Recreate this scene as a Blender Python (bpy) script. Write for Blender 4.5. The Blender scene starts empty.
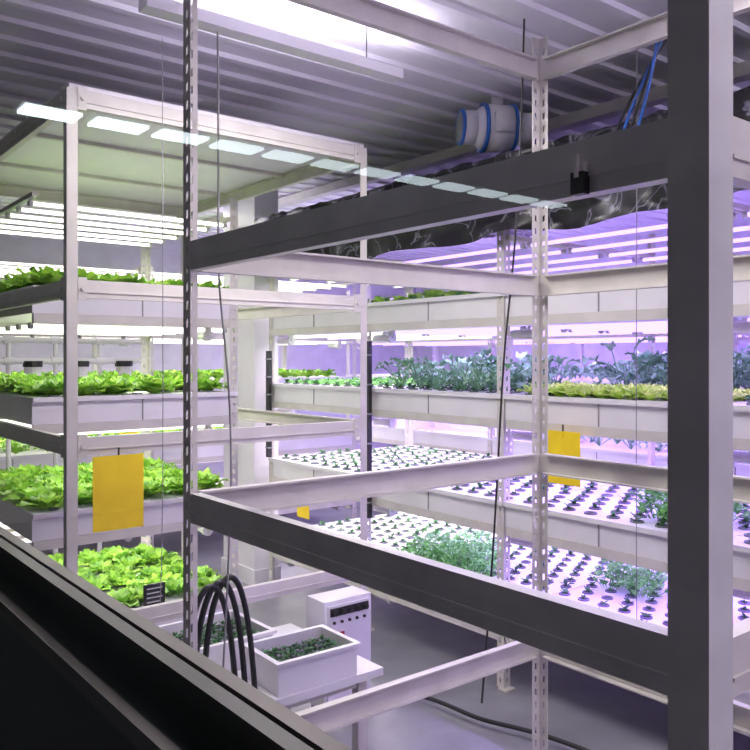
import bpy, math, random
from mathutils import Vector, noise
H = 1.65   # camera height above floor; all z below are relative to eye level then offset by H
rng = random.Random(7)
sc = bpy.context.scene
sc.view_settings.view_transform = 'Standard'

# ---------------------------------------------------------------- materials
def mat(name, col, rough=0.5, metal=0.0, noise_amt=0.06, scale=6.0, spec=0.5):
    m = bpy.data.materials.new(name); m.use_nodes = True
    nt = m.node_tree; b = nt.nodes['Principled BSDF']
    b.inputs['Roughness'].default_value = rough
    b.inputs['Metallic'].default_value = metal
    b.inputs['Specular IOR Level'].default_value = spec
    tc = nt.nodes.new('ShaderNodeTexCoord'); nz = nt.nodes.new('ShaderNodeTexNoise')
    nz.inputs['Scale'].default_value = scale; nz.inputs['Detail'].default_value = 4
    rp = nt.nodes.new('ShaderNodeValToRGB')
    a = 1 - noise_amt * 2; c = 1 + noise_amt
    rp.color_ramp.elements[0].position = 0.3; rp.color_ramp.elements[1].position = 0.7
    rp.color_ramp.elements[0].color = (col[0]*a, col[1]*a, col[2]*a, 1)
    rp.color_ramp.elements[1].color = (min(1, col[0]*c), min(1, col[1]*c), min(1, col[2]*c), 1)
    nt.links.new(tc.outputs['Object'], nz.inputs['Vector'])
    nt.links.new(nz.outputs['Fac'], rp.inputs['Fac'])
    nt.links.new(rp.outputs['Color'], b.inputs['Base Color'])
    return m

def leafmat(name, c0, c1, scale=14, trans=0.35):
    m = bpy.data.materials.new(name); m.use_nodes = True
    nt = m.node_tree; b = nt.nodes['Principled BSDF']; out = nt.nodes['Material Output']
    tc = nt.nodes.new('ShaderNodeTexCoord'); nz = nt.nodes.new('ShaderNodeTexNoise')
    nz.inputs['Scale'].default_value = scale; nz.inputs['Detail'].default_value = 3
    rp = nt.nodes.new('ShaderNodeValToRGB')
    rp.color_ramp.elements[0].position = 0.35; rp.color_ramp.elements[1].position = 0.65
    rp.color_ramp.elements[0].color = (*c0, 1); rp.color_ramp.elements[1].color = (*c1, 1)
    nt.links.new(tc.outputs['Object'], nz.inputs['Vector']); nt.links.new(nz.outputs['Fac'], rp.inputs['Fac'])
    nt.links.new(rp.outputs['Color'], b.inputs['Base Color']); b.inputs['Roughness'].default_value = 0.45
    tr = nt.nodes.new('ShaderNodeBsdfTranslucent'); nt.links.new(rp.outputs['Color'], tr.inputs['Color'])
    mx = nt.nodes.new('ShaderNodeMixShader'); mx.inputs[0].default_value = trans
    nt.links.new(b.outputs[0], mx.inputs[1]); nt.links.new(tr.outputs[0], mx.inputs[2]); nt.links.new(mx.outputs[0], out.inputs[0])
    return m

def emit(name, col, s, sample=False):
    m = bpy.data.materials.new(name); m.use_nodes = True
    nt = m.node_tree; nt.nodes.clear()
    e = nt.nodes.new('ShaderNodeEmission'); o = nt.nodes.new('ShaderNodeOutputMaterial')
    e.inputs[0].default_value = (*col, 1); e.inputs[1].default_value = s
    nt.links.new(e.outputs[0], o.inputs[0])
    if not sample:
        try: m.cycles.emission_sampling = 'NONE'
        except Exception: pass
    return m

M_paint = mat('painted_steel', (0.68, 0.65, 0.61), 0.42, 0, 0.05, 9)
M_paintg = mat('grey_steel', (0.62, 0.61, 0.59), 0.33, 0.0, 0.08, 7)
M_seam = mat('seam_grey', (0.30, 0.30, 0.31), 0.5)
M_white = mat('white_pvc', (0.84, 0.82, 0.86), 0.35, 0, 0.03, 5)
M_board = mat('foam_board', (0.82, 0.81, 0.88), 0.6, 0, 0.03, 20)
M_cup = mat('net_cup_plastic', (0.04, 0.04, 0.045), 0.5)
M_cuprim = mat('net_cup_rim', (0.20, 0.21, 0.24), 0.5)
M_dark = mat('black_frame', (0.018, 0.017, 0.017), 0.35)
M_sill = mat('sill_aluminium', (0.12, 0.105, 0.10), 0.35, 0.4)
M_black = mat('black_rubber', (0.015, 0.015, 0.017), 0.4)
M_corr = mat('corridor_paint', (0.05, 0.05, 0.055), 0.8)
M_floor = mat('floor_epoxy', (0.28, 0.28, 0.31), 0.35, 0, 0.12, 3)
M_wall = mat('wall_panel', (0.66, 0.62, 0.74), 0.6)
M_ceil = mat('ceiling_metal', (0.88, 0.85, 0.93), 0.45, 0.0, 0.04, 2)
M_yel = mat('yellow_sticky_card', (1.0, 0.72, 0.02), 0.4, 0, 0.04, 15)
M_blue = mat('blue_plastic', (0.03, 0.16, 0.60), 0.35)
M_red = mat('red_plastic', (0.5, 0.03, 0.07), 0.5)
M_led_w = emit('led_white', (1.0, 0.97, 0.86), 3.2)
M_led_p = emit('led_violet', (0.54, 0.34, 1.0), 2.8)
M_panel = emit('panel_light', (0.80, 0.95, 1.0), 6.0, True)
M_let = leafmat('lettuce_leaf', (0.10, 0.31, 0.02), (0.42, 0.70, 0.09))
M_ylet = leafmat('young_lettuce_leaf', (0.36, 0.60, 0.08), (0.70, 0.90, 0.22))
M_kale = leafmat('kale_leaf', (0.10, 0.30, 0.14), (0.38, 0.66, 0.38), 10, 0.25)
M_herb = leafmat('herb_leaf', (0.09, 0.36, 0.07), (0.36, 0.78, 0.24))
M_sprout = leafmat('sprout_leaf', (0.03, 0.12, 0.04), (0.10, 0.30, 0.10), 14, 0.15)

# crumpled black film with thin silvery noise lines in the base colour
M_film = bpy.data.materials.new('silver_black_film'); M_film.use_nodes = True
nt = M_film.node_tree; b = nt.nodes['Principled BSDF']
tc = nt.nodes.new('ShaderNodeTexCoord'); nz = nt.nodes.new('ShaderNodeTexNoise')
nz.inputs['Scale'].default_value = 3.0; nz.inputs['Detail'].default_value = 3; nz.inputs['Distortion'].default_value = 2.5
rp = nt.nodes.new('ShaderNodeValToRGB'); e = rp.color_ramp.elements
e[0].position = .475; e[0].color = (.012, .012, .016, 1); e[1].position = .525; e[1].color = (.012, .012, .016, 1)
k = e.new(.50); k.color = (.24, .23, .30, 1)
nt.links.new(tc.outputs['Object'], nz.inputs['Vector']); nt.links.new(nz.outputs['Fac'], rp.inputs['Fac'])
nt.links.new(rp.outputs['Color'], b.inputs['Base Color']); b.inputs['Roughness'].default_value = .36
b.inputs['Specular IOR Level'].default_value = .45

# glass
M_glass = bpy.data.materials.new('window_glass'); M_glass.use_nodes = True
nt = M_glass.node_tree; nt.nodes.clear()
o = nt.nodes.new('ShaderNodeOutputMaterial'); g = nt.nodes.new('ShaderNodeNewGeometry')
dp = nt.nodes.new('ShaderNodeVectorMath'); dp.operation = 'DOT_PRODUCT'
ab = nt.nodes.new('ShaderNodeMath'); ab.operation = 'ABSOLUTE'
s1 = nt.nodes.new('ShaderNodeMath'); s1.operation = 'SUBTRACT'; s1.inputs[0].default_value = 1
pw = nt.nodes.new('ShaderNodeMath'); pw.operation = 'POWER'; pw.inputs[1].default_value = 4.2
ma = nt.nodes.new('ShaderNodeMath'); ma.operation = 'MULTIPLY_ADD'; ma.inputs[1].default_value = 0.85; ma.inputs[2].default_value = 0.08
tr = nt.nodes.new('ShaderNodeBsdfTransparent'); gl = nt.nodes.new('ShaderNodeBsdfGlossy'); gl.inputs['Roughness'].default_value = 0.0
mx = nt.nodes.new('ShaderNodeMixShader')
L_ = nt.links.new
L_(g.outputs['Incoming'], dp.inputs[0]); L_(g.outputs['Normal'], dp.inputs[1]); L_(dp.outputs['Value'], ab.inputs[0])
L_(ab.outputs[0], s1.inputs[1]); L_(s1.outputs[0], pw.inputs[0]); L_(pw.outputs[0], ma.inputs[0]); L_(ma.outputs[0], mx.inputs[0])
L_(tr.outputs[0], mx.inputs[1]); L_(gl.outputs[0], mx.inputs[2]); L_(mx.outputs[0], o.inputs[0])

# ---------------------------------------------------------------- mesh builder
class MB:
    def __init__(s): s.v = []; s.f = []; s.m = []; s.mats = []
    def mi(s, m):
        if m not in s.mats: s.mats.append(m)
        return s.mats.index(m)
    def add(s, vs, fs, m):
        o = len(s.v); k = s.mi(m); s.v += vs
        for f in fs: s.f.append(tuple(i+o for i in f)); s.m.append(k)
    def box(s, x0, x1, y0, y1, z0, z1, m):
        if x0 > x1: x0, x1 = x1, x0
        if y0 > y1: y0, y1 = y1, y0
        if z0 > z1: z0, z1 = z1, z0
        vs = [(x, y, z) for z in (z0, z1) for y in (y0, y1) for x in (x0, x1)]
        s.add(vs, [(0,2,3,1), (4,5,7,6), (0,1,5,4), (2,6,7,3), (0,4,6,2), (1,3,7,5)], m)
    def cyl(s, p0, p1, r0, m, r1=None, n=10, cap=True):
        r1 = r0 if r1 is None else r1
        p0 = Vector(p0); p1 = Vector(p1); d = (p1-p0).normalized()
        a = d.orthogonal().normalized(); b = d.cross(a)
        vs = []
        for p, r in ((p0, r0), (p1, r1)):
            for i in range(n):
                t = 2*math.pi*i/n; vs.append(tuple(p + a*(r*math.cos(t)) + b*(r*math.sin(t))))
        fs = [(i, (i+1) % n, n+(i+1) % n, n+i) for i in range(n)]
        if cap: fs += [tuple(range(n-1, -1, -1)), tuple(range(n, 2*n))]
        s.add(vs, fs, m)
    def mesh(s, name, smooth=False):
        me = bpy.data.meshes.new(name); me.from_pydata(s.v, [], s.f)
        for m in s.mats: me.materials.append(m)
        me.polygons.foreach_set('material_index', s.m)
        if smooth: me.polygons.foreach_set('use_smooth', [True]*len(s.f))
        me.update(); return me

def obj(name, data, parent=None, loc=(0, 0, 0), rz=0):
    ob = bpy.data.objects.new(name, data); sc.collection.objects.link(ob)
    ob.location = loc; ob.rotation_euler = (0, 0, rz)
    if parent: ob.parent = parent
    return ob
def empty(name, loc=(0, 0, 0)):
    return obj(name, None, None, loc)
def cable(name, pts, r, m, parent=None):
    cu = bpy.data.curves.new(name, 'CURVE'); cu.dimensions = '3D'; cu.bevel_depth = r; cu.bevel_resolution = 3
    sp = cu.splines.new('NURBS'); sp.points.add(len(pts)-1); sp.use_endpoint_u = True; sp.order_u = 4
    for i, p in enumerate(pts): sp.points[i].co = (p[0], p[1], p[2]+H, 1)
    cu.materials.append(m); return obj(name, cu, parent)

def slot_post(mb, x, y, sx, sy, z0, z1, w, m, pitch=0.05, sl=0.024, plain=False):
    """L-angle with slanted slots; flanges go sx along X and sy along Y from corner (x,y)"""
    n = int((z1-z0)/pitch)
    for axis in (0, 1):
        a, b, sh = w*0.38, w*0.66, 0.006
        def P(u, z):
            return (x+sx*u, y, z) if axis == 0 else (x, y+sy*u, z)
        if plain:
            mb.add([P(0, z0), P(w, z0), P(w, z1), P(0, z1)], [(0,1,2,3)], m); continue
        mb.add([P(0, z0), P(a, z0), P(a, z1), P(0, z1)], [(0,1,2,3)], m)
        mb.add([P(b, z0), P(w, z0), P(w, z1), P(b, z1)], [(0,1,2,3)], m)
        pa, pb = z0, z0
        for i in range(n):
            zz = z0 + pitch*i + pitch*0.4
            if zz+sl+sh > z1-0.01: break
            mb.add([P(a, pa), P(b, pb), P(b, zz+sh), P(a, zz)], [(0,1,2,3)], m)
            pa, pb = zz+sl, zz+sl+sh
        mb.add([P(a, pa), P(b, pb), P(b, z1), P(a, z1)], [(0,1,2,3)], m)

def beam(mb, x0, y0, x1, y1, zc, h, m, inx=0, iny=0, t=0.006, lip=0.028, plates=True):
    """C channel; inx/iny = side toward which lips point"""
    z0, z1 = zc-h/2, zc+h/2
    if abs(x1-x0) > abs(y1-y0):
        s = iny
        mb.box(x0, x1, y0, y0+s*t, z0, z1, m)
        mb.box(x0, x1, y0+s*t, y0+s*lip, z1-t, z1, m)
        mb.box(x0, x1, y0+s*t, y0+s*lip, z0, z0+t, m)
        mb.box(x0, x1, y0-s*0.004, y0, z0+h*0.30, z0+h*0.36, m)
        if not plates: return
        for xa, xb in ((x0, x0+.035*(1 if x1 > x0 else -1)), (x1, x1-.035*(1 if x1 > x0 else -1))):
            mb.box(xa, xb, y0-s*0.0045, y0, z0-.01, z1+.01, m)
            mb.cyl(((xa+xb)/2, y0-s*.012, zc), ((xa+xb)/2, y0-s*.004, zc), .008, m, n=6)
    else:
        s = inx
        mb.box(x0, x0+s*t, y0, y1, z0, z1, m)
        mb.box(x0+s*t, x0+s*lip, y0, y1, z1-t, z1, m)
        mb.box(x0+s*t, x0+s*lip, y0, y1, z0, z0+t, m)
        mb.box(x0-s*0.004, x0, y0, y1, z0+h*0.30, z0+h*0.36, m)
        if not plates: return
        for ya, yb in ((y0, y0+.035*(1 if y1 > y0 else -1)), (y1, y1-.035*(1 if y1 > y0 else -1))):
            mb.box(x0-s*0.0045, x0, ya, yb, z0-.01, z1+.01, m)
            mb.cyl((x0-s*.012, (ya+yb)/2, zc), (x0-s*.004, (ya+yb)/2, zc), .008, m, n=6)

FL = -H
# ---------------------------------------------------------------- room shell
def shell(name, x0, x1, y0, y1, z0, z1, m):
    mb = MB(); mb.box(x0, x1, y0, y1, z0+H, z1+H, m); return obj(name, mb.mesh(name))
XW = 0.35
shell('floor', -4.8, 7.7, -1.7, 8.7, FL-0.1, FL, M_floor)
shell('wall_back', XW, 7.7, 8.5, 8.7, FL, 1.5, M_wall)
shell('wall_right', 7.5, 7.7, -1.7, 8.5, FL, 1.5, M_wall)
shell('wall_front', XW, 7.5, -1.7, -1.5, FL, 1.5, M_wall)
shell('wall_corridor', -4.8, -4.6, -1.7, 8.7, FL, 1.3, M_corr)
shell('wall_corridor_front', -4.6, XW-.03, -1.7, -1.5, FL, 1.2, M_corr)
shell('wall_corridor_back', -4.6, XW-.03, 8.5, 8.7, FL, 1.2, M_corr)
shell('ceiling_corridor', -4.6, XW-.03, -1.5, 8.5, 1.2, 1.3, M_corr)
shell('wall_left', XW-.03, XW+.05, -1.5, 8.5, FL, -.40, M_dark)
# corrugated ceiling, ridges along X
mb = MB(); y = -1.5; prof = []
while y < 8.5:
    prof += [(y, 1.37), (y+.14, 1.37), (y+.15, 1.352), (y+.19, 1.352)]; y += .2
prof.append((8.5, 1.37))
vs = []
for (yy, zz) in prof: vs += [(XW-.03, yy, zz+H), (7.6, yy, zz+H)]
mb.add(vs, [(2*i, 2*i+1, 2*i+3, 2*i+2) for i in range(len(prof)-1)], M_ceil)
mb.box(XW-.03, 7.6, -1.6, 8.6, 1.45+H, 1.5+H, M_ceil)
for xx in (3.6, 5.6):
    mb.box(xx, xx+.08, -1.4, 8.4, 1.29+H, 1.352+H, M_paint)
obj('ceiling', mb.mesh('ceiling'))

# window
W = empty('window_1')
mb = MB(); mb.add([(XW, -1.45, -.31+H), (XW, 8.45, -.31+H), (XW, 8.45, 1.15+H), (XW, -1.45, 1.15+H)], [(0,1,2,3)], M_glass)
obj('glass_pane', mb.mesh('glass_pane'), W)
mb = MB()
mb.box(XW-.05, XW+.05, -1.5, 8.5, -.40+H, -.345+H, M_dark)
mb.box(XW-.02, XW-.003, -1.5, 8.5, -.345+H, -.300+H, M_dark)
mb.box(XW+.003, XW+.02, -1.5, 8.5, -.345+H, -.300+H, M_sill)
mb.box(XW-.012, XW+.012, -1.5, 8.5, -.355+H, -.31+H, M_black)
mb.box(XW-.058, XW-.045, -1.5, 8.5, -.362+H, -.343+H, M_sill)
mb.box(XW-.03, XW+.05, -1.5, 8.5, 1.14+H, 1.352+H, M_dark)
obj('window_frame', mb.mesh('window_frame'), W)

# corridor panel lights (their reflections show in the glass)
mb = MB()
for k in range(12):
    x = -.48 - .335*k
    mb.box(x-.13, x+.13, 3.91, 4.06, 1.165+H, 1.1795+H, M_panel)
    mb.box(x-.145, x+.145, 3.895, 4.075, 1.18+H, 1.1995+H, M_seam)
obj('corridor_panel_lights', mb.mesh('corridor_panel_lights'))

# ---------------------------------------------------------------- empty shelving frames
def shelving(name, x0, x1, y0, y1, levels, ztop, wv, bm, pm, h=.08, front_m=None, ws=None, plain='', pmats=None):
    E = empty(name)
    mb = MB()
    ws = ws or {}; pmats = pmats or {}
    for (x, y, sx, sy, k) in ((x0, y0, 1, 1, 'B'), (x0, y1, 1, -1, 'A'), (x1, y1, -1, -1, 'C'), (x1, y0, -1, 1, 'D')):
        slot_post(mb, x, y, sx, sy, H+FL+.01, ztop+H, ws.get(k, wv), pmats.get(k, pm), plain=(k in plain))
    p = obj('posts', mb.mesh('posts'), E)
    s = p.modifiers.new('solid', 'SOLIDIFY'); s.thickness = .0025
    mb = MB(); e = .005; wb = ws.get('B', wv); pl = not ws
    for z in levels:
        beam(mb, x0+.002, y0+wb, x0+.002, y1-wv, z+H, h, front_m or bm, inx=1, plates=pl)
        beam(mb, x1-.002, y0+wv, x1-.002, y1-wv, z+H, h, bm, inx=-1, plates=pl)
        beam(mb, x0+wv, y1-.002, x1-wv, y1-.002, z+H, h, bm, iny=-1, plates=pl)
        beam(mb, x0+wb, y0+.002, x1-wv, y0+.002, z+H, h, bm, iny=1, plates=pl)
        for (x, y, sx, sy) in ((x0, y0, 1, 1), (x0, y1, 1, -1), (x1, y1, -1, -1), (x1, y0, -1, 1)):   # hook plates inside the angles
            ww = wb if (x == x0 and y == y0) else wv
            mm = (front_m or bm) if x == x0 else bm
            mb.box(x+sx*.004, x+sx*.007, y+sy*.006, y+sy*(ww+.004), z+H-h*.45, z+H+h*.45, mm)
            mb.box(x+sx*.006, x+sx*(ww+.004), y+sy*.004, y+sy*.007, z+H-h*.45, z+H+h*.45, bm)
    for (x, y) in ((x0, y0), (x0, y1), (x1, y0), (x1, y1)):
        cx = x + (.02 if x == x0 else -.02); cy = y + (.02 if y == y0 else -.02)
        mb.box(cx-.035, cx+.035, cy-.035, cy+.035, 0.001, .012, bm)
    obj('beams', mb.mesh('beams'), E)
    return E
F1 = shelving('metal_shelving_frame', .97, 2.47, .535, 2.07, (.28, -.410, -1.12, 1.12), 1.25, .042, M_paint, M_paint,
              front_m=M_paintg, ws={'B': .058}, plain='B', pmats={'B': M_paintg})
F2 = shelving('metal_shelving_frame', 1.0, 2.46, 3.16, 5.2, (.27, -.345, -1.06, 1.01), 1.045, .04, M_paint, M_paint, h=.07, plain='ABCD')
mb = MB(); mb.box(1.01, 2.45, 3.17, 5.19, 1.048+H, 1.065+H, M_white)
for yy in (3.9, 4.6): mb.box(1.0, 2.46, yy, yy+.03, 1.03+H, 1.048+H, M_paint)
obj('top_board', mb.mesh('top_board'), F2)

# bracket clip on front beam
mb = MB()
mb.box(.955, .971, .72, .742, .238+H, .27+H, M_black); mb.box(.96, .971, .723, .739, .27+H, .285+H, M_paint)
mb.cyl((.955, .731, .262+H), (.955, .731, .295+H), .004, M_paint)
obj('beam_clip', mb.mesh('beam_clip'), F1)

# ---------------------------------------------------------------- leaves
def leaf(mb, b, az, L, W, el0, curl, ruf, m, nu=5, nv=2, cup=.3):
    ca, sa = math.cos(az), math.sin(az); r = 0; z = 0; vs = []
    ph = rng.random()*6; st = L/nu
    for i in range(nu+1):
        u = i/nu; w = W*max(.12, math.sin(math.pi*(.1+.84*u**.8)))
        for j in range(-nv, nv+1):
            v = j/nv
            zz = z + abs(v)**2*w*cup + ruf*abs(v)*math.sin(u*13+ph+v*2)
            rr = r + ruf*.6*math.cos(u*11+ph+3*v)*abs(v)
            vs.append((b[0]+ca*rr-sa*v*w, b[1]+sa*rr+ca*v*w, b[2]+zz))
        el = el0-curl*u; r += st*math.cos(el); z += st*math.sin(el)
    k = 2*nv+1
    mb.add(vs, [(i*k+j, i*k+j+1, (i+1)*k+j+1, (i+1)*k+j) for i in range(nu) for j in range(k-1)], m)

def lettuce(mb, c, s, m, n=15):
    for i in range(n):
        q = i/n; az = i*2.4+rng.random()*.5
        leaf(mb, (c[0]+.01*math.cos(az), c[1]+.01*math.sin(az), c[2]), az, s*(1-.4*q)*rng.uniform(.85, 1.15), s*.42*(1-.3*q),
             .35+1.0*q, .5+.4*rng.random(), s*.10, m, 5, 2)
def kale(mb, c, s, m, n=12):
    for i in range(n):
        az = i*2.4+rng.random(); el = rng.uniform(.6, 1.4); hh = s*rng.uniform(.25, .85)
        top = (c[0]+hh*math.cos(el)*math.cos(az), c[1]+hh*math.cos(el)*math.sin(az), c[2]+hh*math.sin(el))
        mb.cyl((c[0], c[1], c[2]), top, .003, m, n=4, cap=False)
        leaf(mb, top, az+rng.uniform(-.6, .6), s*.36, s*.13, el-.5, 1.3, s*.05, m, 4, 2)
def herb(mb, c, rad, h, n, m):
    for i in range(n):
        a = rng.random()*6.28; rr = rad*math.sqrt(rng.random()); t = rr/rad
        zz = h*(1-t*t*.6)*rng.uniform(.25, 1)
        p = (c[0]+rr*math.cos(a), c[1]+rr*math.sin(a), c[2]+zz)
        if i % 4 == 0: mb.cyl((c[0]+rr*.5*math.cos(a), c[1]+rr*.5*math.sin(a), c[2]), p, .0015, m, n=3, cap=False)
        leaf(mb, p, rng.random()*6.28, rng.uniform(.026, .046), rng.uniform(.012, .019), rng.uniform(-.1, .9), .6, .002, m, 2, 1)
def sprout(mb, c, s, m):
    for i in range(5):
        leaf(mb, c, i*1.26+rng.random(), s*rng.uniform(.7, 1.2), s*.3, rng.uniform(.5, 1.2), .8, .002, m, 2, 1)

def bed(name, fn, x0, x1, y0, y1, sx, sy, z, jit=.02, keep=1.0):
    mb = MB(); nx = max(1, int(round((x1-x0)/sx))); ny = max(1, int(round((y1-y0)/sy)))
    for i in range(nx):
        for j in range(ny):
            if rng.random() > keep: continue
            x = x0+(i+.5)*(x1-x0)/nx+rng.uniform(-jit, jit); y = y0+(j+.5)*(y1-y0)/ny+rng.uniform(-jit, jit)
            fn(mb, (x, y, z+H))
    return obj(name, mb.mesh(name, True))

def board_mesh(wx, wy, sp, r, sprouts=True, sps=.03):
    mb = MB(); mb.box(0, wx, 0, wy, 0, .02, M_board)
    nx = int(wx/sp); ny = int(wy/sp); n = 10
    for i in range(nx):
        for j in range(ny):
            x = (i+.5)*wx/nx; y = (j+.5+(.25 if i % 2 else -.25))*wy/ny
            vs = []
            for (rr, zz) in ((r*1.0, .0205), (r*.97, .028), (r*.76, .028), (r*.70, .0215)):
                for k in range(n):
                    t = 6.2832*k/n; vs.append((x+rr*math.cos(t), y+rr*math.sin(t), zz))
            fs = [(a*n+k, a*n+(k+1) % n, (a+1)*n+(k+1) % n, (a+1)*n+k) for a in range(3) for k in range(n)]
            mb.add(vs, fs, M_cuprim); mb.add(vs[30:], [tuple(range(n))], M_cup)
            if sprouts and rng.random() < .92: sprout(mb, (x, y, .024), sps*rng.uniform(.6, 1.2), M_sprout)
    return mb.mesh('planting_board')

def area(name, x, y, z, sx, sy, power, col, parent, up=False):
    l = bpy.data.lights.new(name, 'AREA'); l.shape = 'RECTANGLE'; l.size = sx; l.size_y = sy
    l.energy = power; l.color = col
    o = obj(name, l, parent, (x, y, z+H))
    if up: o.rotation_euler = (math.pi, 0, 0)
    return o

TOP = [.33, -.18, -.71, -1.24]
WHITE = (1.0, .94, .92); VIO = (.43, .24, 1.0)
def hyd_rack(name, axis, x0, x1, y0, y1, bays, led, col, power, toplight, boards, strips=2, ztop=.74, ntube=5, pw=.045, post_bays=None):
    """axis: 'x' or 'y' = bay direction; bays=list of coords; led/col lists per bay"""
    E = empty(name)
    mbp = MB(); mb = MB(); mt = MB()
    for b in (post_bays or bays):
        last = (b == bays[-1])
        if axis == 'y':
            slot_post(mbp, x0, b, 1, -1 if last else 1, .012, ztop+H, pw, M_paint)
            slot_post(mbp, x1, b, -1, -1 if last else 1, .012, ztop+H, pw, M_paint)
            pos = ((x0+.02, b), (x1-.02, b))
        else:
            slot_post(mbp, b, y0, -1 if last else 1, 1, .012, ztop+H, pw, M_paint)
            slot_post(mbp, b, y1, -1 if last else 1, -1, .012, ztop+H, pw, M_paint)
            pos = ((b, y0+.02), (b, y1-.02))
        for (px_, py_) in pos: mb.box(px_-.03, px_+.03, py_-.03, py_+.03, .001, .012, M_paint)
    for ti, zt in enumerate(TOP):
        z1 = zt+H; zb = z1-.125
        for bi in range(len(bays)-1):
            a, b = bays[bi], bays[bi+1]
            if axis == 'y': X0, X1, Y0, Y1 = x0+.006, x1-.006, a+.004, b-.004
            else: X0, X1, Y0, Y1 = a+.004, b-.004, y0+.006, y1-.006
            t = .012
            mb.box(X0, X1, Y0, Y0+t, zb, z1, M_white); mb.box(X0, X1, Y1-t, Y1, zb, z1, M_white)
            mb.box(X0, X0+t, Y0+t, Y1-t, zb, z1, M_white); mb.box(X1-t, X1, Y0+t, Y1-t, zb, z1, M_white)
            mb.box(X0+t, X1-t, Y0+t, Y1-t, zb, zb+.01, M_white)
            if axis == 'y':
                mb.box(X0-.018, X0, Y0, Y1, z1-.022, z1, M_white); mb.box(X1, X1+.018, Y0, Y1, z1-.022, z1, M_white)
                mb.box(X0-.004, X0, (a+b)/2-.003, (a+b)/2+.003, zb, z1-.02, M_seam)
            else:
                mb.box(X0, X1, Y0-.018, Y0, z1-.022, z1, M_white); mb.box(X0, X1, Y1, Y1+.018, z1-.022, z1, M_white)
                mb.box((a+b)/2-.003, (a+b)/2+.003, Y0-.004, Y0, zb, z1-.02, M_seam)
            if axis == 'y':
                mb.box(x0+.001, x0+.03, a+.01, b-.01, zb-.045, zb-.001, M_paint); mb.box(x1-.03, x1-.001, a+.01, b-.01, zb-.045, zb-.001, M_paint)
            else:
                mb.box(a+.01, b-.01, y0+.001, y0+.03, zb-.045, zb-.001, M_paint); mb.box(a+.01, b-.01, y1-.03, y1-.001, zb-.045, zb-.001, M_paint)
            if axis == 'y': px_, py_ = X0+.10, Y1-.12
            else: px_, py_ = X1-.12, Y0+.10
            mb.cyl((px_, py_, zb-.085), (px_, py_, zb-.0005), .022, M_white)
            mb.cyl((px_, py_, zb-.085), (px_+.0, py_+.16, zb-.085), .022, M_white)
            mb.cyl((px_, py_-.012, zb-.085), (px_, py_+.02, zb-.085), .030, M_white, n=12)
            bm_ = boards.get(ti) if isinstance(boards, dict) else boards
            if bm_: obj('planting_board', bm_, E, (X0+t, Y0+t, z1-.022))
            for zl in ([zb-.055-H] if ti < 3 else []) + ([toplight] if ti == 0 else []):
                for k in range(ntube):
                    f = (k+.5)/ntube
                    if axis == 'y':
                        xx = X0+f*(X1-X0); mt.cyl((xx, Y0+.03, zl+H), (xx, Y1-.03, zl+H), .010, led[bi], n=8)
                        mt.cyl((xx, Y0+.01, zl+H), (xx, Y0+.03, zl+H), .014, M_white, n=8); mt.cyl((xx, Y1-.03, zl+H), (xx, Y1-.01, zl+H), .014, M_white, n=8)
                    else:
                        yy = Y0+f*(Y1-Y0); mt.cyl((X0+.03, yy, zl+H), (X1-.03, yy, zl+H), .010, led[bi], n=8)
                        mt.cyl((X0+.01, yy, zl+H), (X0+.03, yy, zl+H), .014, M_white, n=8); mt.cyl((X1-.03, yy, zl+H), (X1-.01, yy, zl+H), .014, M_white, n=8)
                for q in range(strips):
                    f = (q+.5)/strips
                    if axis == 'y': area('led_strip', X0+f*(X1-X0), (Y0+Y1)/2, zl-.018, .03, Y1-Y0-.1, power/strips, col[bi], E)
                    else: area('led_strip', (X0+X1)/2, Y0+f*(Y1-Y0), zl-.018, X1-X0-.1, .03, power/strips, col[bi], E)
                if zl == toplight:
                    if axis == 'y':
                        for yy in (Y0+.0, Y1-.03): mb.box(X0, X1, yy, yy+.025, zl+H+.016, zl+H+.036, M_paint)
                    else:
                        for xx in (X0+.0, X1-.03): mb.box(xx, xx+.025, Y0, Y1, zl+H+.016, zl+H+.036, M_paint)
    p = obj('posts', mbp.mesh('posts'), E); s = p.modifiers.new('solid', 'SOLIDIFY'); s.thickness = .0025
    obj('trays', mb.mesh('trays'), E); obj('led_tubes', mt.mesh('led_tubes', True), E)
    return E

BR = board_mesh(1.32-.036, 1.12-.032, .112, .031, True, .036)
BR2 = board_mesh(1.32-.036, 1.12-.032, .12, .026, True, .045)
BL = board_mesh(1.04-.032, 1.18-.036, .17, .026, False)

RX0, RX1 = 2.98, 4.30
bR = [.50, 1.61, 2.72, 3.84, 4.96]
R = hyd_rack('hydroponic_rack', 'y', RX0, RX1, 0, 0, bR, [M_led_p, M_led_p, M_led_p, M_led_w], [VIO, VIO, (.50, .33, 1.0), (1, .88, .95)], 15, .57,
             {0: BR2, 1: BR2, 2: BR, 3: BR}, ntube=4)
Lr = hyd_rack('hydroponic_rack', 'x', 0, 0, 3.82, 5.02, [1.05, 2.10], [M_led_w], [WHITE], 13, .72, BL, ntube=6, ztop=.85, post_bays=[2.10])
R2 = hyd_rack('hydroponic_rack', 'y', 5.25, 6.57, 0, 0, [.50, 2.72, 4.94, 7.1], [M_led_p]*3, [VIO, VIO, (.5, .36, 1)], 36, .62, {}, strips=1, ntube=4)
L2 = hyd_rack('hydroponic_rack', 'x', 0, 0, 6.2, 7.5, [.55, 2.6, 4.7], [M_led_w]*2, [WHITE]*2, 20, .70, {}, strips=1, ntube=5)

# white structural column beyond the aisle
mb = MB(); mb.box(2.93, 3.13, 5.08, 5.55, .0, 1.35+H, M_white); mb.box(2.92, 3.14, 5.06, 5.57, 0, .12, M_white)
obj('structural_column', mb.mesh('structural_column'))

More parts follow.
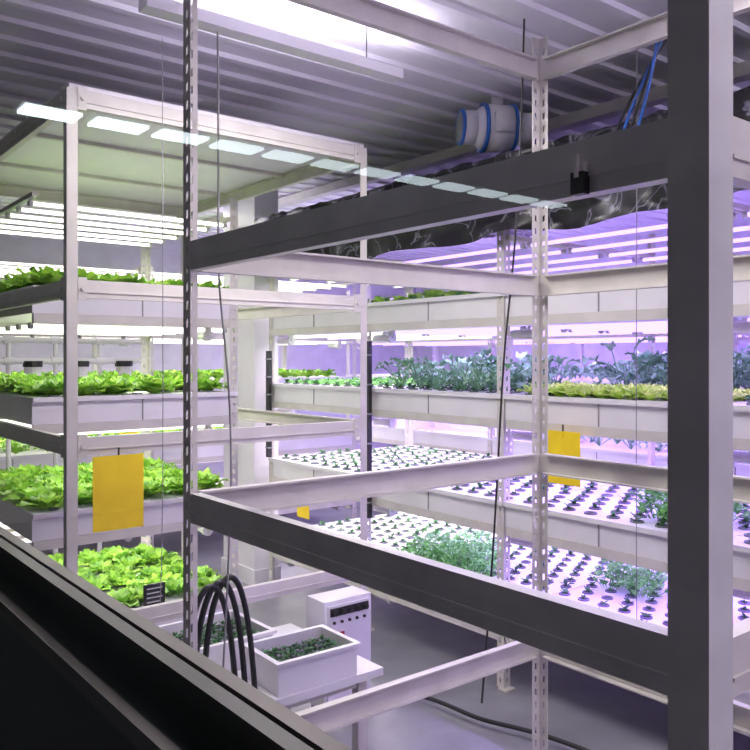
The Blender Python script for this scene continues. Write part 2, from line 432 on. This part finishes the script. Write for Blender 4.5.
# irrigation pipework and filter housings standing behind the left rack
E = empty('irrigation_manifold')
mb = MB(); yy = 5.62
for zz in (-.02, .12): mb.cyl((1.1, yy, zz+H), (2.35, yy, zz+H), .020, M_white, n=10)
for x in (1.12, 1.40, 1.70, 2.0, 2.33):
    mb.cyl((x, yy, .001), (x, yy, .12+H), .016, M_white, n=10)
    for zz in (-.02, .12): mb.cyl((x-.03, yy, zz+H), (x+.03, yy, zz+H), .028, M_white, n=10)
for x in (1.27, 1.55, 1.86, 2.17):
    mb.cyl((x, yy-.01, -.06+H), (x, yy-.01, -.32+H), .055, M_white, .045, 14); mb.cyl((x, yy-.01, -.06+H), (x, yy-.01, -.02+H), .062, M_black, .062, 14)
    mb.cyl((x, yy, .12+H), (x, yy, .20+H), .014, M_seam); mb.box(x-.04, x+.04, yy-.008, yy+.008, .19+H, .21+H, M_red)
obj('pipework', mb.mesh('pipework'), E)

# ---------------------------------------------------------------- plants
bt = .002
for zt, (s0, s1), kp in zip(TOP, ((.11, .14), (.10, .135), (.10, .135), (.09, .125)), (.8, .9, .88, .85)):
    bed('lettuce_plants', lambda mb, c: lettuce(mb, c, rng.uniform(s0, s1)*1.15, M_let), 1.08, 2.07, 3.85, 4.98, .165, .165, zt+bt, .025, kp)
def strip_k(name, x0, x1, y0, y1, z, s, sp=.15, m=M_kale):
    bed(name, lambda mb, c: kale(mb, c, s*rng.uniform(.7, 1.15), m), x0, x1, y0, y1, sp, sp, z)
strip_k('kale_plants', 3.02, 3.6, 2.76, 3.70, TOP[1]+bt, .22)
strip_k('kale_plants', 3.62, 4.2, 1.68, 2.60, TOP[1]+bt, .28)
bed('young_lettuce_plants', lambda mb, c: lettuce(mb, c, rng.uniform(.07, .10), M_ylet, 9), 3.02, 3.48, 1.66, 2.66, .085, .085, TOP[1]+bt, .01)
bed('young_lettuce_plants', lambda mb, c: lettuce(mb, c, rng.uniform(.08, .11), M_ylet, 8), 3.02, 3.6, 1.66, 2.68, .12, .12, TOP[0]+bt, .02)
bed('young_lettuce_plants', lambda mb, c: lettuce(mb, c, rng.uniform(.08, .11), M_let, 8), 3.02, 4.2, 2.78, 4.9, .16, .16, TOP[0]+bt, .03)
bed('young_lettuce_plants', lambda mb, c: lettuce(mb, c, rng.uniform(.04, .055), M_herb, 7), 3.02, 4.2, 3.9, 4.9, .14, .12, TOP[1]+bt, .02)
mb = MB()
for (x, y) in ((3.1, 3.12), (3.12, 3.32), (3.28, 3.45), (3.15, 3.52), (3.3, 3.2), (3.45, 3.35)):
    herb(mb, (x, y, TOP[3]+bt+H), .15, .26, 190, M_herb)
obj('herb_plants', mb.mesh('herb_plants'))
mb = MB()
for (x, y) in ((3.12, 1.82), (3.2, 1.98), (3.3, 1.80)):
    herb(mb, (x, y, TOP[2]+bt+H), .13, .24, 190, M_herb)
obj('herb_plants', mb.mesh('herb_plants'))
mb = MB()
for (x, y) in ((3.7, 2.60), (3.85, 2.5), (3.7, 2.4)):
    herb(mb, (x, y, TOP[3]+bt+H), .11, .16, 120, M_herb)
obj('herb_plants', mb.mesh('herb_plants'))
for z in TOP[:3]:
    strip_k('kale_plants', 5.3, 6.4, .6, 4.6, z, .18, .26, M_kale)
    bed('lettuce_plants', lambda mb, c: lettuce(mb, c, .12, M_let, 9), .6, 4.6, 6.25, 7.4, .24, .24, z)

# ---------------------------------------------------------------- black/silver film canopy
mb = MB(); NX, NY = 80, 150; vs = []
fx0, fx1, fy0, fy1 = 2.86, 4.75, .4, 5.04
for i in range(NX+1):
    for j in range(NY+1):
        u = i/NX
        y = fy0+(fy1-fy0)*j/NY
        n1 = noise.noise(Vector((u*3, y*1.1, 0))); n2 = noise.noise(Vector((u*9+n1*3, y*3.5, 3))); n3 = abs(noise.noise(Vector((u*20, y*8+n1*4, 7))))
        if u < .3:   # skirt hanging down over the aisle side
            q = u/.3; x = 2.88+.045*n2+.02*math.sin(y*14)+.02*n3; z = .59+.07*noise.noise(Vector((y*2.5, 1, 1)))+(.39)*q
        else:
            q = (u-.3)/.7; x = 2.90+(fx1-2.90)*q+.02*n2*(q > .02)
            z = .98+.07*n1*min(1, q*6)+.05*n2*min(1, q*6)+.04*n3
            z = max(z, .79)
        vs.append((x, y, z+H))
mb.add(vs, [(i*(NY+1)+j, (i+1)*(NY+1)+j, (i+1)*(NY+1)+j+1, i*(NY+1)+j+1) for i in range(NX) for j in range(NY)], M_film)
obj('plastic_film_canopy', mb.mesh('plastic_film_canopy', True))

# ---------------------------------------------------------------- duct fan
E = empty('inline_duct_fan', (3.08, 2.86, 1.185+H)); E.rotation_euler = (0, 0, math.radians(-30))
mb = MB()
mb.cyl((-.19, 0, 0), (-.12, 0, 0), .085, M_white, .085, 24); mb.cyl((-.12, 0, 0), (-.07, 0, 0), .085, M_white, .12, 24)
mb.cyl((-.07, 0, 0), (.07, 0, 0), .12, M_white, .12, 24); mb.cyl((.07, 0, 0), (.12, 0, 0), .12, M_white, .085, 24)
mb.cyl((.12, 0, 0), (.19, 0, 0), .085, M_white, .085, 24)
for xx in (-.085, .065): mb.cyl((xx, 0, 0), (xx+.016, 0, 0), .126, M_blue, .126, 24)
mb.cyl((-.198, 0, 0), (-.185, 0, 0), .091, M_blue, .091, 24); mb.cyl((.185, 0, 0), (.2, 0, 0), .091, M_blue, .091, 24)
mb.cyl((-.1985, 0, 0), (-.199, 0, 0), .075, M_seam, .075, 24)
mb.box(-.045, .045, -.15, -.10, -.05, .05, M_white)
mb.box(-.03, .03, -.012, .012, .10, .163, M_paintg)
obj('fan_body', mb.mesh('fan_body', True), E)

# ---------------------------------------------------------------- yellow sticky traps
def trap(x, y, z, w, h, axis):
    mb = MB(); t = .0015
    if axis == 'x': mb.box(-w/2, w/2, -t, t, -h, 0, M_yel); mb.box(-.003, .003, -t-.001, t+.001, 0, .03, M_black)
    else: mb.box(-t, t, -w/2, w/2, -h, 0, M_yel); mb.box(-t-.001, t+.001, -.003, .003, 0, .03, M_black)
    mb.box(-.01, .01, -.003, .003, -.02, .0, M_yel)
    obj('yellow_sticky_trap', mb.mesh('yellow_sticky_trap'), None, (x, y, z+H))
trap(1.19, 3.13, -.385, .205, .295, 'x')
trap(2.92, 2.31, -.33, .19, .24, 'y')
trap(2.92, 4.43, -.92, .14, .13, 'y')
trap(1.70, 5.04, -.50, .10, .08, 'x')
trap(1.98, 5.04, -.48, .12, .09, 'x')

# label sign
mb = MB(); mb.box(-.055, .055, -.004, .004, -.055, .055, M_black)
for k in range(4): mb.box(-.04, .04-.015*(k % 2), -.0048, -.004, .03-.022*k, .036-.022*k, M_white)
mb.box(-.004, .004, .004, .01, -.055, .03, M_white)
obj('plant_label_sign', mb.mesh('plant_label_sign'), None, (1.62, 3.79, -1.17+H))

# ---------------------------------------------------------------- bench, crates, hoses, control box
E = empty('low_bench')
BT = -1.19
mb = MB(); mb.box(.75, 1.95, 2.40, 3.06, BT-.03+H, BT+H, M_white)
for x in (.80, 1.86):
    for y in (2.44, 2.98): mb.box(x, x+.04, y, y+.04, 0, BT-.03+H, M_paint)
mb.box(.84, 1.86, 2.45, 2.47, BT-.07+H, BT-.03+H, M_paint); mb.box(.84, 1.86, 2.99, 3.01, BT-.07+H, BT-.03+H, M_paint)
obj('bench_parts', mb.mesh('bench_parts'), E)
def crate(x, y, w, d, rz):
    mb = MB(); h = .12; t = .008
    for (a, b, c, e) in ((-w/2, w/2, -d/2, -d/2+t), (-w/2, w/2, d/2-t, d/2), (-w/2, -w/2+t, -d/2+t, d/2-t), (w/2-t, w/2, -d/2+t, d/2-t)):
        mb.box(a, b, c, e, 0, h, M_white)
    mb.box(-w/2+t, w/2-t, -d/2+t, d/2-t, 0, .01, M_white)
    mb.box(-w/2-.012, w/2+.012, -d/2-.012, -d/2, h-.012, h, M_white); mb.box(-w/2-.012, w/2+.012, d/2, d/2+.012, h-.012, h, M_white)
    mb.box(-w/2-.012, -w/2, -d/2, d/2, h-.012, h, M_white); mb.box(w/2, w/2+.012, -d/2, d/2, h-.012, h, M_white)
    mb.box(-w/2+.02, w/2-.02, -d/2+.02, d/2-.02, .075, .08, M_black)
    nx, ny = int((w-.04)/.042), int((d-.04)/.042)
    for i in range(nx):
        for j in range(ny):
            px_ = -w/2+.04+i*.042; py_ = -d/2+.04+j*.042
            mb.box(px_-.013, px_+.013, py_-.013, py_+.013, .08, .095, M_cuprim if (i+j) % 2 else M_sprout)
            sprout(mb, (px_, py_, .095), .022, M_sprout)
    obj('seedling_crate', mb.mesh('seedling_crate'), None, (x, y, BT+.001+H), rz)
crate(1.42, 2.88, .46, .32, .02); crate(1.66, 2.53, .34, .24, -.02); crate(.96, 2.75, .24, .3, 0)
E = empty('black_hoses')
for k in range(3):
    dx = .035*k
    cable('hose', [(1.10+dx, 2.38, -1.63), (1.10+dx, 2.37, -1.05), (1.13+dx, 2.36, -.78+.012*k), (1.21+dx, 2.35, -.70+.01*k), (1.27+dx, 2.36, -.85), (1.30+dx, 2.37, -1.1), (1.32+dx, 2.35, -1.63)], .010, M_black, E)

E = empty('control_box', (2.16, 2.98, 0))
mb = MB()
mb.box(-.13, .13, -.07, .07, .09, .57, M_white); mb.box(-.115, .115, -.078, -.07, .11, .55, M_white)
for x in (-.12, .09): mb.box(x, x+.03, -.05, .05, 0, .09, M_paintg)
mb.box(-.105, .105, -.086, -.078, .505, .54, M_black)
for k in range(5):
    x = -.084+.042*k
    mb.cyl((x, -.086, .522), (x, -.10, .522), .013, M_black, n=10); mb.cyl((x, -.078, .475), (x, -.086, .475), .007, M_black, n=8)
mb.box(-.10, -.03, -.084, -.078, .38, .43, M_red)
obj('cabinet', mb.mesh('cabinet'), E)

# dark cable ducts on the rack face
for (y, a, b) in ((3.77, .10, -.95), (4.91, .05, -.7)):
    mb = MB(); mb.box(2.935, 2.96, y-.02, y+.02, b+H, a+H, M_black)
    for k in range(6):
        zz = b+(a-b)*(k+.5)/6+H; mb.box(2.93, 2.962, y-.023, y+.023, zz, zz+.01, M_seam)
    obj('cable_duct', mb.mesh('cable_duct'))

# ---------------------------------------------------------------- cables
cable('hanging_cable', [(2.44, 2.12, 1.34), (2.42, 2.12, .8), (2.38, 2.12, .35), (2.33, 2.12, .1), (2.30, 2.12, -.25), (2.26, 2.12, -.8), (2.2, 2.12, -1.3)], .004, M_black)
cable('hanging_cable', [(1.10, 2.12, .95), (1.10, 2.11, .5), (1.09, 2.11, .25), (1.12, 2.11, .05), (1.15, 2.11, -.3), (1.12, 2.11, -.8), (1.10, 2.12, -1.2)], .003, M_seam)
cable('hanging_cable', [(1.36, 3.1, 1.3), (1.36, 3.1, .3), (1.37, 3.1, -.6), (1.35, 3.1, -1.0)], .002, M_seam)
cable('hanging_cable', [(2.80, 1.85, 1.3), (2.80, 1.85, .3), (2.79, 1.85, -.4), (2.80, 1.85, -1.1)], .002, M_seam)
for k in range(4):
    cable('blue_cable', [(2.8+.03*k, 1.75, 1.3), (2.78, 1.78+.04*k, 1.0), (2.8, 1.92+.03*k, .82), (2.8, 1.80, .62+.04*k), (2.8, 1.66, .80), (2.82, 1.62, 1.3)], .006, M_blue if k % 2 == 0 else M_black)
cable('floor_cable', [(2.5, 3.0, -1.62), (2.6, 2.8, -1.6), (2.55, 2.5, -1.62), (2.7, 2.3, -1.6), (2.75, 2.0, -1.62)], .010, M_black)

# ---------------------------------------------------------------- added fill lights, up and down, in invented housings
E = empty('added_fill_light')
for (x, y, lx, p, pu) in ((1.60, 2.55, 1.1, 24, 10), (1.75, 1.0, 1.3, 14, 16), (3.3, .3, 1.2, 8, 40), (5.2, 1.3, 1.2, 6, 44), (1.7, -.7, 1.2, 20, 10), (2.6, 5.75, .9, 8, 16), (5.0, 6.6, 1.2, 8, 28)):
    mb = MB(); mb.box(x-lx/2, x+lx/2, y-.035, y+.035, 1.15+H, 1.19+H, M_white)
    for q in (-.35*lx, .35*lx): mb.cyl((x+q, y, 1.19+H), (x+q, y, 1.352+H), .003, M_black, n=6)
    obj('fill_housing', mb.mesh('fill_housing'), E)
    area('fill_down', x, y, 1.145, lx, .06, p, (1.0, .95, .90), E)
    area('fill_up', x, y, 1.195, lx, .06, pu, (.90, .84, 1.0), E, up=True)

w = bpy.data.worlds.new('world'); sc.world = w; w.use_nodes = True
w.node_tree.nodes['Background'].inputs[0].default_value = (.5, .5, .6, 1); w.node_tree.nodes['Background'].inputs[1].default_value = .15

cam = bpy.data.cameras.new('camera'); cam.sensor_width = 36; cam.lens = 804/750*36; cam.shift_y = -17/750; cam.clip_start = .02
co = obj('camera', cam, None, (0, 0, H)); co.rotation_euler = (math.radians(90), 0, math.radians(-38.5)); sc.camera = co
